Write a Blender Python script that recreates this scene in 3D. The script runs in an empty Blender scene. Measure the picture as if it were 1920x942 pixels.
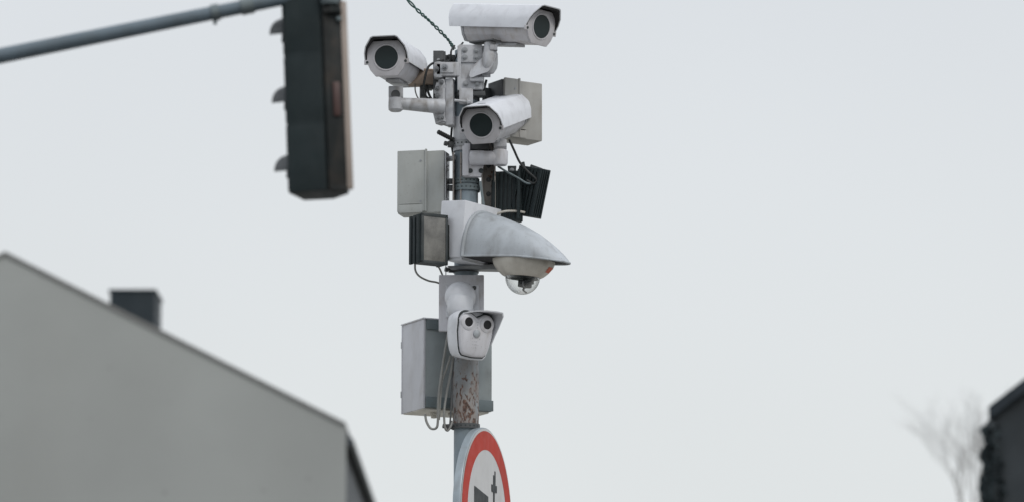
import bpy, bmesh, math, random
from mathutils import Matrix, Vector, Euler
random.seed(7)
R = math.radians
C = bpy.context.scene.collection
SC = bpy.context.scene

# ---------------------------------------------------------------- camera
ELEV = R(10.0); CAMZ = 1.6; Y0 = 16.0; FPX = 6795.0
cd = bpy.data.cameras.new('camera'); cam = bpy.data.objects.new('camera', cd); C.objects.link(cam)
cam.location = (0, 0, CAMZ); cam.rotation_euler = (R(90) + ELEV, 0, 0)
cd.sensor_width = 36; cd.lens = 36 * FPX / 1920; cd.clip_end = 5000; cd.clip_start = .1
cd.dof.use_dof = True; cd.dof.focus_distance = 16.1; cd.dof.aperture_fstop = 2.5; cd.dof.aperture_blades = 0
SC.camera = cam
# ---------------------------------------------------------------- world
w = bpy.data.worlds.new('World'); SC.world = w; w.use_nodes = True
nt = w.node_tree; N = nt.nodes; L = nt.links; N.clear()
out = N.new('ShaderNodeOutputWorld'); bg = N.new('ShaderNodeBackground'); bg.inputs[1].default_value = .1
SUN_EL, SUN_AZ = R(42), R(140)     # azimuth from +Y (north) clockwise
sky = N.new('ShaderNodeTexSky'); sky.sky_type = 'NISHITA'; sky.sun_disc = False
sky.sun_elevation = SUN_EL; sky.sun_rotation = SUN_AZ; sky.dust_density = 4; sky.air_density = 1
hs = N.new('ShaderNodeHueSaturation'); hs.inputs['Saturation'].default_value = .35
L.new(sky.outputs[0], hs.inputs['Color'])
# thick pale overcast layer, a little brighter towards the zenith, with very broad soft variation
tc = N.new('ShaderNodeTexCoord'); sp = N.new('ShaderNodeSeparateXYZ'); L.new(tc.outputs['Generated'], sp.inputs[0])
cr = N.new('ShaderNodeValToRGB')
cr.color_ramp.elements[0].position = 0.0; cr.color_ramp.elements[0].color = (7.62, 7.94, 8.0, 1)
cr.color_ramp.elements[1].position = 1.0; cr.color_ramp.elements[1].color = (12.2, 12.6, 13.3, 1)
e = cr.color_ramp.elements.new(.12); e.color = (7.62, 7.94, 8.03, 1)
e = cr.color_ramp.elements.new(.30); e.color = (7.35, 7.72, 8.2, 1)
e = cr.color_ramp.elements.new(.5); e.color = (9.4, 9.9, 10.8, 1)
L.new(sp.outputs[2], cr.inputs[0])
nz = N.new('ShaderNodeTexNoise'); nz.inputs['Scale'].default_value = 5; nz.inputs['Detail'].default_value = 1
L.new(tc.outputs['Generated'], nz.inputs['Vector'])
mr = N.new('ShaderNodeMapRange'); mr.inputs[1].default_value = .35; mr.inputs[2].default_value = .65
mr.inputs[3].default_value = .975; mr.inputs[4].default_value = 1.025; L.new(nz.outputs[0], mr.inputs[0])
vm = N.new('ShaderNodeVectorMath'); vm.operation = 'SCALE'; L.new(cr.outputs[0], vm.inputs[0]); L.new(mr.outputs[0], vm.inputs['Scale'])
mx = N.new('ShaderNodeMixRGB'); mx.inputs[0].default_value = .93
L.new(hs.outputs[0], mx.inputs[1]); L.new(vm.outputs[0], mx.inputs[2])
L.new(mx.outputs[0], bg.inputs[0]); L.new(bg.outputs[0], out.inputs[0])
# ---------------------------------------------------------------- sun (veiled)
sd = bpy.data.lights.new('sun', 'SUN'); sun = bpy.data.objects.new('sun', sd); C.objects.link(sun)
sd.energy = 1.0; sd.angle = R(14); sd.color = (1, .96, .9)
dv = Vector((math.sin(SUN_AZ) * math.cos(SUN_EL), math.cos(SUN_AZ) * math.cos(SUN_EL), math.sin(SUN_EL)))
sun.rotation_euler = dv.to_track_quat('Z', 'Y').to_euler(); sun.location = (0, -20, 30)
SC.view_settings.view_transform = 'Standard'; SC.view_settings.look = 'None'
SC.view_settings.exposure = 0; SC.view_settings.gamma = 1; SC.view_settings.use_curve_mapping = False

# ---------------------------------------------------------------- helpers
U = (Y0 / math.cos(ELEV)) / FPX      # one photo pixel at the pole, in metres
FW = Vector((0, math.cos(ELEV), math.sin(ELEV))); UP = Vector((0, -math.sin(ELEV), math.cos(ELEV)))
def PM(px, py, Y):
    d = FW + Vector(((px - 960) / FPX, 0, 0)) + UP * (-(py - 471) / FPX)
    return Vector((0, 0, CAMZ)) + d * (Y / d.y)
def P(px, py, d=0): return PM(px, py, Y0 + d * U)

def tag(o, label=None, cat=None, group=None, kind=None):
    if label: o['label'] = label
    if cat: o['category'] = cat
    if group: o['group'] = group
    if kind: o['kind'] = kind
    return o
def thing(name, label, cat, loc=(0, 0, 0), rot=(0, 0, 0), group=None):
    o = bpy.data.objects.new(name, None); C.objects.link(o)
    o.empty_display_size = .1
    o.location = loc; o.rotation_euler = rot
    return tag(o, label, cat, group)

class MB:
    def __init__(s, k=U): s.bm = bmesh.new(); s.k = k; s.marks = []; s.nest = 0
    def mark(s):
        if not s.nest: s.marks.append(len(s.bm.faces))
    def _join(s, t, M=None):
        if M is not None: t.transform(M)
        me = bpy.data.meshes.new('t'); t.to_mesh(me); t.free(); s.bm.from_mesh(me); bpy.data.meshes.remove(me)
    def box(s, c, d, bev=0, rot=(0, 0, 0), seg=2, taper=None):
        s.mark()
        t = bmesh.new(); bmesh.ops.create_cube(t, size=1)
        for v in t.verts:
            v.co = Vector((v.co.x * d[0], v.co.y * d[1], v.co.z * d[2]))
            if taper and v.co.z > 0: v.co.x *= taper; v.co.y *= taper
        if bev: bmesh.ops.bevel(t, geom=t.edges[:], offset=bev, segments=seg, affect='EDGES', profile=.6)
        M = Matrix.Scale(s.k, 4) @ Matrix.Translation(c) @ Euler(rot).to_matrix().to_4x4()
        s._join(t, M); return s
    def loft(s, rings, cap=True, closed=True):
        bm = s.bm; vr = [[bm.verts.new(Vector(p) * s.k) for p in r] for r in rings]
        n = len(vr[0])
        for a, b in zip(vr, vr[1:]):
            for i in range(n if closed else n - 1):
                j = (i + 1) % n
                try: bm.faces.new((a[i], a[j], b[j], b[i]))
                except ValueError: pass
        if cap:
            for r in (vr[0][::-1], vr[-1]):
                try: bm.faces.new(r)
                except ValueError: pass
        return s
    def prism(s, poly, y0, y1, axis='y', bev=0):
        f = {'y': lambda a, b, t: (a, t, b), 'x': lambda a, b, t: (t, a, b), 'z': lambda a, b, t: (a, b, t)}[axis]
        if bev:
            t = bmesh.new()
            A = [t.verts.new(f(a, b, y0)) for a, b in poly]; B = [t.verts.new(f(a, b, y1)) for a, b in poly]
            n = len(A); t.faces.new(A[::-1]); t.faces.new(B)
            for i in range(n): t.faces.new((A[i], A[(i + 1) % n], B[(i + 1) % n], B[i]))
            bmesh.ops.bevel(t, geom=t.edges[:], offset=bev, segments=2, affect='EDGES', profile=.6)
            s._join(t, Matrix.Scale(s.k, 4)); return s
        return s.loft([[f(a, b, y0) for a, b in poly], [f(a, b, y1) for a, b in poly]])
    def cyl(s, p0, p1, r0, r1=None, seg=24, cap=True):
        return s.tube([p0, p1], [r0, r0 if r1 is None else r1], seg, cap)
    def tube(s, pts, r, seg=8, cap=True):
        s.mark()
        pts = [Vector(p) for p in pts]; n = len(pts)
        if not isinstance(r, (list, tuple)): r = [r] * n
        rings = []; u = None
        for i, p in enumerate(pts):
            t = (pts[min(i + 1, n - 1)] - pts[max(i - 1, 0)]).normalized()
            if u is None: u = t.orthogonal().normalized()
            else: u = (u - t * u.dot(t)).normalized()
            v = t.cross(u)
            rings.append([p + (u * math.cos(a) + v * math.sin(a)) * r[i] for a in (2 * math.pi * k / seg for k in range(seg))])
        return s.loft(rings, cap)
    def lathe(s, c, prof, seg=40, cap=False):      # prof: (r,z) about local z through c
        c = Vector(c); s.mark()
        return s.loft([[c + Vector((r * math.cos(a), r * math.sin(a), z)) for a in (2 * math.pi * k / seg for k in range(seg))] for r, z in prof], cap)
    def bolt(s, p, r=3.4, h=3, n=(0, -1, 0)):       # washer + hexagon head + thread end
        p = Vector(p); n = Vector(n).normalized(); s.mark(); s.nest = 1
        s.cyl(p - n * .3, p + n * .9, r * 1.5, seg=16); s.cyl(p + n * .9, p + n * (.9 + h), r, r * .93, seg=6)
        s.cyl(p + n * (.9 + h), p + n * (2.6 + h), r * .45, seg=8); s.nest = 0; return s
    def each(s, name, m, parent, ang=35, M=None):    # every piece drawn since the start becomes an object of its own
        ends = s.marks[1:] + [len(s.bm.faces)]; res = []
        for a, b in zip(s.marks, ends):
            q = MB(s.k); q.bm.free(); q.bm = s.bm.copy(); q.bm.faces.ensure_lookup_table()
            bmesh.ops.delete(q.bm, geom=[f for i, f in enumerate(q.bm.faces) if not a <= i < b], context='FACES')
            res.append(q.build(name, m, parent, ang, None, M))
        s.bm.free(); return res
    def build(s, name, m, parent=None, ang=35, kind=None, M=None):
        bmesh.ops.remove_doubles(s.bm, verts=s.bm.verts[:], dist=1e-6)
        bmesh.ops.recalc_face_normals(s.bm, faces=s.bm.faces[:])
        if M is not None: s.bm.transform(M)
        me = bpy.data.meshes.new(name); s.bm.to_mesh(me); s.bm.free()
        for p in me.polygons: p.use_smooth = True
        me.set_sharp_from_angle(angle=R(ang))
        me.materials.append(m)
        o = bpy.data.objects.new(name, me); C.objects.link(o)
        if parent: o.parent = parent
        if kind: o['kind'] = kind
        return o
def spline(pts, n=10):
    pts = [Vector(p) for p in pts]; q = [pts[0] * 2 - pts[1]] + pts + [pts[-1] * 2 - pts[-2]]; o = []
    for i in range(1, len(q) - 2):
        a, b, c, d = q[i - 1:i + 3]
        for k in range(n):
            t = k / n
            o.append(.5 * ((2 * b) + (c - a) * t + (2 * a - 5 * b + 4 * c - d) * t * t + (3 * b - a - 3 * c + d) * t ** 3))
    o.append(pts[-1]); return o

def mat(name, col, rough=.5, metal=0, var=.08, grime=None, ga=0., gs=1., bump=.15, bs=60, spec=.5, streak=True, rust=0., rz=None, coat=0):
    m = bpy.data.materials.new(name); m.use_nodes = True; t = m.node_tree; n = t.nodes; l = t.links
    b = n['Principled BSDF']; b.inputs['Metallic'].default_value = metal
    b.inputs['Specular IOR Level'].default_value = spec
    c = n.new('ShaderNodeTexCoord')
    def noise(scale, det=5, vec=None, dist=0):
        z = n.new('ShaderNodeTexNoise'); z.inputs['Scale'].default_value = scale; z.inputs['Detail'].default_value = det
        z.inputs['Distortion'].default_value = dist
        l.new(vec or c.outputs['Object'], z.inputs['Vector']); return z.outputs[0]
    def rng(v, a, b_, lo, hi):
        r = n.new('ShaderNodeMapRange'); 
        for i, x in enumerate((a, b_, lo, hi)): r.inputs[i + 1].default_value = x
        l.new(v, r.inputs[0]); return r.outputs[0]
    def mixc(f, A, B):
        x = n.new('ShaderNodeMixRGB'); l.new(f, x.inputs[0])
        for i, q in ((1, A), (2, B)):
            if isinstance(q, tuple): x.inputs[i].default_value = (*q, 1)
            else: l.new(q, x.inputs[i])
        return x.outputs[0]
    base = noise(7 * gs, 6)
    dk = tuple(x * (1 - var * 1.6) for x in col); lt = tuple(min(1, x * (1 + var)) for x in col)
    cc = mixc(rng(base, .3, .7, 0, 1), dk, lt)
    if grime:
        mp = n.new('ShaderNodeMapping'); l.new(c.outputs['Object'], mp.inputs[0])
        mp.inputs['Scale'].default_value = (16 * gs, 16 * gs, (5 if streak else 14) * gs)
        s1 = noise(1.0, 6, mp.outputs[0], .4); s2 = noise(16 * gs, 8)
        mu = n.new('ShaderNodeMath'); mu.operation = 'MULTIPLY'
        l.new(rng(s1, .42, .72, 0, 1), mu.inputs[0]); l.new(rng(s2, .35, .65, .15, 1), mu.inputs[1])
        sc = n.new('ShaderNodeMath'); sc.operation = 'MULTIPLY'; l.new(mu.outputs[0], sc.inputs[0]); sc.inputs[1].default_value = ga
        sc.use_clamp = True; cc = mixc(sc.outputs[0], cc, grime)
        cc = mixc(rng(noise(150 * gs, 2), .68, .74, 0, min(1, ga * .9)), cc, tuple(x * .6 for x in grime))
    if rust:
        f = rng(noise(42, 9, None, .3), .62 - rust * .1, .66 - rust * .1, 0, 1)
        if rz:
            s3 = n.new('ShaderNodeSeparateXYZ'); l.new(c.outputs['Object'], s3.inputs[0])
            zz = rng(s3.outputs[2], rz[0], rz[1], .0, 1)
            m1 = n.new('ShaderNodeMath'); m1.operation = 'POWER'; l.new(zz, m1.inputs[0]); m1.inputs[1].default_value = 3
            mp2 = n.new('ShaderNodeMapping'); l.new(c.outputs['Object'], mp2.inputs[0]); mp2.inputs['Scale'].default_value = (1, 1, .45)
            f0 = noise(75, 12, mp2.outputs[0], .6)
            halo = n.new('ShaderNodeMath'); halo.operation = 'MULTIPLY_ADD'; l.new(m1.outputs[0], halo.inputs[0]); halo.inputs[1].default_value = .2
            l.new(noise(22, 6, mp2.outputs[0]), halo.inputs[2])
            cc = mixc(rng(halo.outputs[0], .52, .82, 0, .6), cc, (.25, .19, .15)); ad = n.new('ShaderNodeMath'); ad.operation = 'MULTIPLY_ADD'
            l.new(m1.outputs[0], ad.inputs[0]); ad.inputs[1].default_value = .14; l.new(f0, ad.inputs[2])
            f = rng(ad.outputs[0], .615, .69, 0, 1)
        rc = mixc(rng(noise(90, 5), .35, .65, 0, 1), (.04, .026, .02), (.15, .075, .05))
        cc = mixc(f, cc, rc)
    l.new(cc, b.inputs['Base Color'])
    l.new(rng(noise(20 * gs, 5), .3, .7, max(.05, rough - .1), min(1, rough + .12)), b.inputs['Roughness'])
    if coat: b.inputs['Coat Weight'].default_value = coat
    if bump:
        bp = n.new('ShaderNodeBump'); bp.inputs['Strength'].default_value = bump; bp.inputs['Distance'].default_value = .002
        l.new(noise(bs, 6), bp.inputs['Height']); l.new(bp.outputs[0], b.inputs['Normal'])
    return m
GR = (.16, .14, .12)
M = {}
M['white'] = mat('white_paint', (.64, .655, .685), .45, var=.03, grime=(.42, .42, .44), ga=.45, bump=.04, gs=1.2, streak=False)
M['white2'] = mat('white_powder_coat', (.61, .61, .64), .5, var=.04, grime=(.32, .29, .26), ga=.6, gs=1.5)
M['plate'] = mat('face_paint', (.50, .49, .51), .5, var=.05, grime=(.22, .20, .18), ga=.55)
M['bracket'] = mat('bracket_grey', (.47, .48, .50), .5, var=.08, grime=(.17, .15, .13), ga=.85, gs=1.8)
M['steel'] = mat('galvanised_steel', (.33, .34, .35), .4, metal=.7, var=.15, grime=(.12, .11, .10), ga=.5, bump=.2)
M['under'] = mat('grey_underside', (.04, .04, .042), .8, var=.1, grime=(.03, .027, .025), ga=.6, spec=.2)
M['roofedge'] = mat('verge_grey', (.19, .19, .185), .8, var=.1)
M['fin'] = mat('fin_black', (.016, .024, .026), .65, var=.2, spec=.3)
M['black'] = mat('black_plastic', (.022, .03, .032), .6, var=.2, grime=(.10, .10, .095), ga=.35, streak=False)
M['rubber'] = mat('black_rubber', (.028, .03, .03), .7, var=.2)
M['lens'] = mat('dark_window_glass', (.018, .027, .028), .4, var=.12, bump=0, spec=.25)
M['pupil'] = mat('lens_black', (.006, .006, .007), .35, var=0, bump=0)
M['cab'] = mat('cabinet_grey', (.39, .405, .39), .6, var=.05, grime=(.22, .21, .18), ga=.45, bump=.06)
M['cab2'] = mat('cabinet_warm_grey', (.36, .355, .335), .6, var=.06, grime=(.19, .17, .14), ga=.5, bump=.06)
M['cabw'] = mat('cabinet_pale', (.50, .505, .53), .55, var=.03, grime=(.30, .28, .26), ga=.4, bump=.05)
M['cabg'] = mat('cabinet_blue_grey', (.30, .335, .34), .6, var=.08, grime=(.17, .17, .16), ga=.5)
M['strip'] = mat('strip_blue_grey', (.15, .185, .195), .5, metal=.2, var=.1, grime=(.10, .10, .09), ga=.5)
M['pole'] = mat('pole_blue_grey', (.20, .245, .275), .5, var=.12, grime=(.09, .10, .09), ga=.7)
M['rail'] = mat('rail_brown_grey', (.29, .265, .24), .6, var=.15, grime=(.06, .05, .045), ga=.8, rust=.05)
M['dark'] = mat('dark_bracket', (.06, .065, .068), .55, var=.2, grime=(.14, .13, .12), ga=.5)
M['beige'] = mat('beige_plastic', (.58, .555, .50), .55, var=.06, grime=(.22, .19, .15), ga=.6)
M['brownbox'] = mat('brown_box', (.27, .21, .165), .65, var=.12, grime=(.12, .09, .07), ga=.5)
M['hood'] = mat('hood_grey', (.40, .43, .455), .5, var=.06, grime=(.22, .225, .225), ga=.75, gs=1.1, bump=.12)
M['glass_ir'] = mat('illuminator_glass', (.17, .165, .15), .25, var=.35, gs=2, grime=(.08, .075, .07), ga=.6, bump=0, coat=.3)
M['green'] = mat('green_wire', (.035, .09, .08), .6, var=.3)
M['wire'] = mat('grey_cable', (.24, .24, .225), .6, var=.15, grime=(.09, .08, .07), ga=.5)
M['sticker'] = mat('orange_sticker', (.55, .12, .06), .5, var=.15)
M['red'] = mat('sign_red', (.43, .045, .03), .6, var=.07, grime=(.30, .07, .05), ga=.4, bump=.02, spec=.25)
M['signwhite'] = mat('sign_white', (.52, .52, .52), .4, var=.03, grime=(.40, .39, .37), ga=.4, bump=.02)
M['signback'] = mat('sign_back_aluminium', (.30, .35, .38), .45, metal=.3, var=.1, grime=(.18, .18, .17), ga=.6)
M['ink'] = mat('sign_black', (.02, .024, .026), .5, var=.1, bump=0)
M['tl'] = mat('signal_black', (.017, .026, .028), .65, var=.12, grime=(.03, .035, .035), ga=.4, spec=.25)
M['tlside'] = mat('signal_black_side', (.018, .022, .022), .65, var=.25, grime=(.06, .045, .035), ga=.7, spec=.25)
M['tledge'] = mat('signal_edge_beige', (.34, .285, .245), .6, var=.1)
M['visor'] = mat('visor_grey', (.07, .076, .08), .5, var=.1)
M['armp'] = mat('mast_arm_paint', (.12, .16, .19), .5, var=.12, grime=(.07, .08, .08), ga=.6)
M['rustred'] = mat('red_lens', (.055, .022, .017), .4, var=.2, bump=0)
M['render'] = mat('render_wall', (.335, .348, .338), .9, var=.10, gs=.03, grime=(.29, .29, .27), ga=.4, bump=.2, bs=25)
M['shadeside'] = mat('shaded_house_side', (.05, .06, .068), .6, var=.2, gs=.3, bump=.4, bs=12)  # dark tone holds the shade on the gabled house's side
M['sheet'] = mat('chimney_sheet', (.021, .03, .036), .6, spec=.25, var=.15, gs=.3)
M['darkroof'] = mat('dark_tiles', (.03, .038, .046), .7, var=.25, gs=.3, bump=.4, bs=12, spec=.2)
M['darkwall'] = mat('dark_wall', (.028, .036, .042), .7, var=.35, gs=.12, bump=.4, bs=10)
M['ivy'] = mat('ivy_leaf', (.04, .052, .057), .8, spec=.15, var=.2, gs=.3)
M['bark'] = mat('bark', (.34, .33, .32), .9, var=.2)
M['asphalt'] = mat('asphalt', (.05, .05, .052), .85, var=.15, gs=.2, bump=.5, bs=80)
M['paving'] = mat('paving', (.38, .37, .34), .85, var=.12, gs=.5, bump=.3)
M['groundm'] = mat('ground_soil', (.24, .235, .21), .95, var=.2, gs=.05)
M['roadpaint'] = mat('road_paint', (.7, .7, .68), .6, var=.1)
M['windowm'] = mat('window_glass', (.03, .035, .04), .15, var=.1, bump=0)
# clear dome
m = bpy.data.materials.new('clear_dome'); m.use_nodes = True; t = m.node_tree; t.nodes.clear()
o_ = t.nodes.new('ShaderNodeOutputMaterial'); mi = t.nodes.new('ShaderNodeMixShader'); tr = t.nodes.new('ShaderNodeBsdfTransparent')
gl = t.nodes.new('ShaderNodeBsdfGlossy'); gl.inputs['Roughness'].default_value = .12; gl.inputs['Color'].default_value = (.8, .8, .8, 1)
tr.inputs[0].default_value = (.94, .95, .94, 1); lw = t.nodes.new('ShaderNodeLayerWeight'); lw.inputs[0].default_value = .35
t.links.new(lw.outputs['Facing'], mi.inputs[0]); t.links.new(tr.outputs[0], mi.inputs[1]); t.links.new(gl.outputs[0], mi.inputs[2])
t.links.new(mi.outputs[0], o_.inputs[0]); M['dome'] = m

# ================================================================ ground
tag(MB(1).box((0, 0, -.5), (3000, 3000, 1)).build('ground', M['groundm']), kind='structure')
tag(MB(1).box((0, 6, .004), (400, 13, .01)).build('road', M['asphalt']), kind='structure')
tag(MB(1).box((0, 18, .07), (400, 10.9, .14), .01).build('pavement', M['paving']), kind='structure')
tag(MB(1).box((0, 12.53, .065), (400, .15, .15), .015).build('kerb', M['cabw']), kind='structure')
rm = MB(1)
for i in range(-20, 21): rm.box((i * 6, 6, .0135), (3, .12, .003))
tag(rm.build('road_marking', M['roadpaint']), kind='structure')

# ================================================================ camera pole
base = P(874, 471); px_ = base.x
pole = thing('steel_pole', 'blue grey steel pole with rust patches carrying all the surveillance cameras', 'pole', (px_, Y0, .14))
ztop = P(874, 96).z - .14
zr0, zr1 = P(874, 797).z - .14, P(874, 560).z - .14
MB(1).lathe((0, 0, 0), [(.001, 0), (22.2 * U, 0), (22.2 * U, ztop), (.001, ztop)], 48).build('shaft', M['pole'], pole)
M['rusty'] = mat('rusty_sleeve', (.25, .275, .29), .6, var=.12, grime=(.15, .12, .10), ga=.7, rust=1,
                 rz=(zr1, zr0 + .06))
MB(1).lathe((0, 0, 0), [(22.3 * U, zr0), (24.4 * U, zr0), (24.4 * U, zr1), (22.3 * U, zr1)], 48).build('sleeve', M['rusty'], pole)
MB(1).lathe((0, 0, 0), [(22.3 * U, P(874, 285).z - .14), (25 * U, P(874, 285).z - .14), (25 * U, P(874, 222).z - .14), (22.3 * U, P(874, 222).z - .14)], 48).build('upper_sleeve', M['bracket'], pole)
def strap(py, h, r, m, tail, ang):
    z = P(874, py).z - .14; b = MB(1)
    b.lathe((0, 0, z), [((r - 1) * U, -h / 2 * U), (r * U, -h / 2 * U), (r * U, h / 2 * U), ((r - 1) * U, h / 2 * U), ((r - 1) * U, -h / 2 * U)], 40)
    o = b.build('strap', m, pole)
    hb = MB(1)
    for k in range(9):
        a = -math.pi / 2 + (k - 4) * .32
        p = Vector((math.cos(a) * r * U, math.sin(a) * r * U, z)); n = Vector((math.cos(a), math.sin(a), 0))
        hb.cyl(p - n * U, p + n * .35 * U, 1.5 * U, seg=10)
    hb.each('strap_hole', M['black'], o)
    bb = MB(1); p = Vector((math.cos(ang) * (r + 4) * U, math.sin(ang) * (r + 4) * U, z))
    bb.box(p, (10 * U, 9 * U, h * U), U, rot=(0, 0, ang)); bb.cyl(p + Vector((-6 * U, -3 * U, 0)), p + Vector((-12 * U, -5 * U, 1 * U)), 4.5 * U, seg=6)
    bb.build('buckle', M['dark'], o)
strap(341, 10, 25, M['strip'], 0, R(-170)); strap(354, 11, 26, M['strip'], 0, R(-165)); strap(801, 9, 26.5, M['dark'], 0, R(-172))
strap(272, 12, 26.5, M['steel'], 0, R(-165)); strap(508, 9, 24, M['dark'], 0, R(-168)); strap(183, 14, 25, M['dark'], 0, R(-168))

# ================================================================ housing cameras
OUT = [(-24, 31), (24, 31), (33, 24), (37, 12), (37, -9), (31, -23), (21, -35), (-21, -35), (-31, -23), (-37, -9), (-37, 12), (-33, 24)]
def housing(label, px, py, d, yaw, pitch, roll=0, Ls=178, stain=M['white2']):
    t = thing('security_camera', label, 'security camera', P(px, py, d), (R(pitch), R(roll), R(yaw)), 'bullet housing security cameras on the pole')
    sc = lambda k: [(a * k, b * k) for a, b in OUT]
    b = MB(); b.prism(sc(.93), 3, 170, bev=1.2)
    body = b.build('housing', stain, t)
    q = MB(); q.prism(sc(.97), 168, 174, bev=1)
    for i in range(4): q.bolt(((-22, 22, 22, -22)[i], 174, (18, 18, -22, -22)[i]), 2.5, 2, (0, 1, 0))
    q.cyl((0, 174, -14), (0, 184, -14), 6, 5); q.build('rear_plate', M['bracket'], t)
    f = MB(); n = len(OUT)
    ring = lambda k, y: [(a * k, y, c * k) for a, c in OUT]
    circ = lambda r, y: [(r * math.sin(a), y, r * math.cos(a)) for a in (2 * math.pi * k / 48 for k in range(48))]
    f.prism(sc(1), -3, 3, bev=1.3)
    f.loft([circ(25.5, -2.9), circ(24.5, -4.3), circ(22.6, -4.3), circ(21.8, -2.9)], cap=False)
    f.box((-38.5, -1, -8), (8, 4, 9), 1); f.box((38.5, -1, -8), (8, 4, 9), 1)
    fp = f.build('front_plate', M['plate'], t)
    s_ = MB()
    for x in (-36.5, 36.5): s_.cyl((x, -3.6, -8), (x, -2.5, -8), 2.6, seg=12)
    s_.each('screw', M['black'], fp)
    MB().cyl((0, -2.6, 0), (0, -3.6, 0), 22.0, seg=48).build('window', M['lens'], t)
    # sun shield: bent sheet with slanted front edge
    prof = []
    raw = [(-42, -9), (-41.5, 8), (-38, 20), (-26, 36), (-21, 38), (21, 38), (26, 36), (38, 20), (41.5, 8), (42, -9)]
    yf = lambda z: 1 - 25 * max(0, (z + 9) / 47)
    yb = lambda z: Ls + 14 * max(0, (z + 9) / 47)
    o1 = raw; i1 = [(a * .955, min(c * .955, c - .2 if c > 0 else c)) for a, c in raw]
    sh = MB()
    rings = []
    for tt in (0, 1):
        y = (lambda z: yf(z)) if tt == 0 else (lambda z: yb(z))
        rings.append([(a, y(c), c) for a, c in o1] + [(a, y(c), c) for a, c in i1[::-1]])
    # caps as quads along strip
    bm = sh.bm; V = [[bm.verts.new(Vector(p) * U) for p in r] for r in rings]; nn = len(V[0]); hh = nn // 2
    for i in range(nn): j = (i + 1) % nn; bm.faces.new((V[0][i], V[0][j], V[1][j], V[1][i]))
    for k in (0, 1):
        for i in range(hh - 1): bm.faces.new((V[k][i], V[k][i + 1], V[k][nn - 2 - i], V[k][nn - 1 - i]))
    so = sh.build('sun_shield', M['white'], t, ang=25)
    # dark foam lining under the shield
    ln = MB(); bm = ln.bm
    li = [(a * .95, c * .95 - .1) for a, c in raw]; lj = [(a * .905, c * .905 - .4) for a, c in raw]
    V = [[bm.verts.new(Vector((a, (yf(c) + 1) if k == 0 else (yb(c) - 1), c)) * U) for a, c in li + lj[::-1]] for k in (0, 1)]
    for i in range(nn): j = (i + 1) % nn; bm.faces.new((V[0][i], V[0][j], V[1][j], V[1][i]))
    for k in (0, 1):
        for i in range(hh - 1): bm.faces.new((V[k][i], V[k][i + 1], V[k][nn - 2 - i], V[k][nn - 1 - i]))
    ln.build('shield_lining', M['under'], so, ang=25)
    sb = MB()
    for y in (12, 150): sb.box((0, y, 34), (16, 8, 9), 1)
    sb.each('shield_screw', M['steel'], so)
    MB().box((0, 85, -36), (26, 80, 5), 1).build('mounting_shoe', M['bracket'], t)
    return t
cam_left = housing('camera housing facing the viewer on the left arm, beside the green cable', 725, 108, -128, -11, 5, Ls=160)
cam_top = housing('topmost camera housing, broadside with its round window turned right', 1013, 50, -86, 47, 10.2, Ls=198, stain=mat('white_stained', (.60, .59, .61), .5, var=.05, grime=(.36, .30, .24), ga=.75, gs=2))
cam_mid = housing('lower camera housing with bright white shield, in front of the right grey box', 903, 234, -125, -18, 18)

# ================================================================ brackets
def vloc(o, p): return (p - o) / U
# left bracket
bt = thing('camera_bracket', 'grey horizontal arm bracket under the left camera, bolted to the pole', 'bracket', P(836, 195, -22), (0, 0, 0), 'camera arm brackets on the pole')
o0 = P(836, 195, -22)
W = lambda px, py, d: vloc(o0, P(px, py, d))
b = MB(); b.cyl(W(746, 194, -56), W(832, 200, -34), 11, 14.5); b.build('arm', M['bracket'], bt)
b = MB(); c = W(742, 196, -56)
b.lathe(c, [(.1, -13.5), (10, -13), (13.5, -10), (14, -3), (13.5, 12), (.1, 12)], 28)
b.build('elbow', M['bracket'], bt)
b = MB(); b.cyl(c + Vector((0, 0, 10)), c + Vector((0, 0, 24)), 9); b.box(c + Vector((0, 2, 23)), (27, 20, 22), 2)
b.each('swivel_joint', M['bracket'], bt); MB().cyl(c + Vector((0, -12, 17)), c + Vector((0, 4, 17)), 8.5).build('pivot', M['dark'], bt)
b = MB(); b.box((-1, 4, 3), (11, 34, 86), 2, rot=(0, R(0), R(-32))); b.box((-9, -2, 27), (16, 22, 22), 2, rot=(0, R(20), R(-32)))
b.box((-9, -2, -27), (18, 22, 24), 2, rot=(0, R(-15), R(-32)))
b.box((9, 4, 3), (14, 26, 90), 1.5, rot=(0, 0, R(-12))); b.build('mounting_plate', M['bracket'], bt)
b = MB()
for p in ((-8, -16, 38), (-16, -12, 27), (-16, -12, 14), (-15, -12, -30), (-7, -16, -30)):
    b.bolt(p, 3.2, 3, (-.5, -.9, 0))
b.each('bolt', M['steel'], bt)
b = MB(); b.box(W(874, 181, -30), (26, 12, 30), 2); b.cyl(W(852, 188, -44), W(876, 191, -44), 2.6, seg=12); b.bolt(W(876, 191, -44), 4.5, 4, (1, 0, 0))
b.build('clamp', M['bracket'], bt)

# lower right bracket
o0 = P(888, 300, -34)
bt = thing('camera_bracket', 'pale short arm bracket with two dark bolt holes, under the lower camera housing', 'bracket', o0, (0, 0, 0), 'camera arm brackets on the pole')
b = MB(); b.box((-15, 4, -2), (12, 20, 58), 2); b.prism([(-18, -32), (14, -32), (20, -4), (22, 14), (20, 18), (-18, 18)], -2, 12, bev=1.5)
b.box((-12, 2, 24), (11, 14, 14), 1.5); b.build('mounting_plate', M['white2'], bt)
b = MB(); b.cyl((-6, -8, 2), (46, -16, 1), 13, 13); b.build('arm', M['white2'], bt)
b = MB(); b.lathe((50, -17, 1), [(.1, -15), (12, -14.5), (14, -11), (14.5, 12), (11, 15), (.1, 16)], 28)
b.build('elbow', M['white2'], bt)
b = MB(); b.box((50, -16, 27), (24, 26, 14), 2); b.cyl((38, -20, 24), (62, -20, 24), 8); b.each('swivel_joint', M['bracket'], bt)
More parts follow.
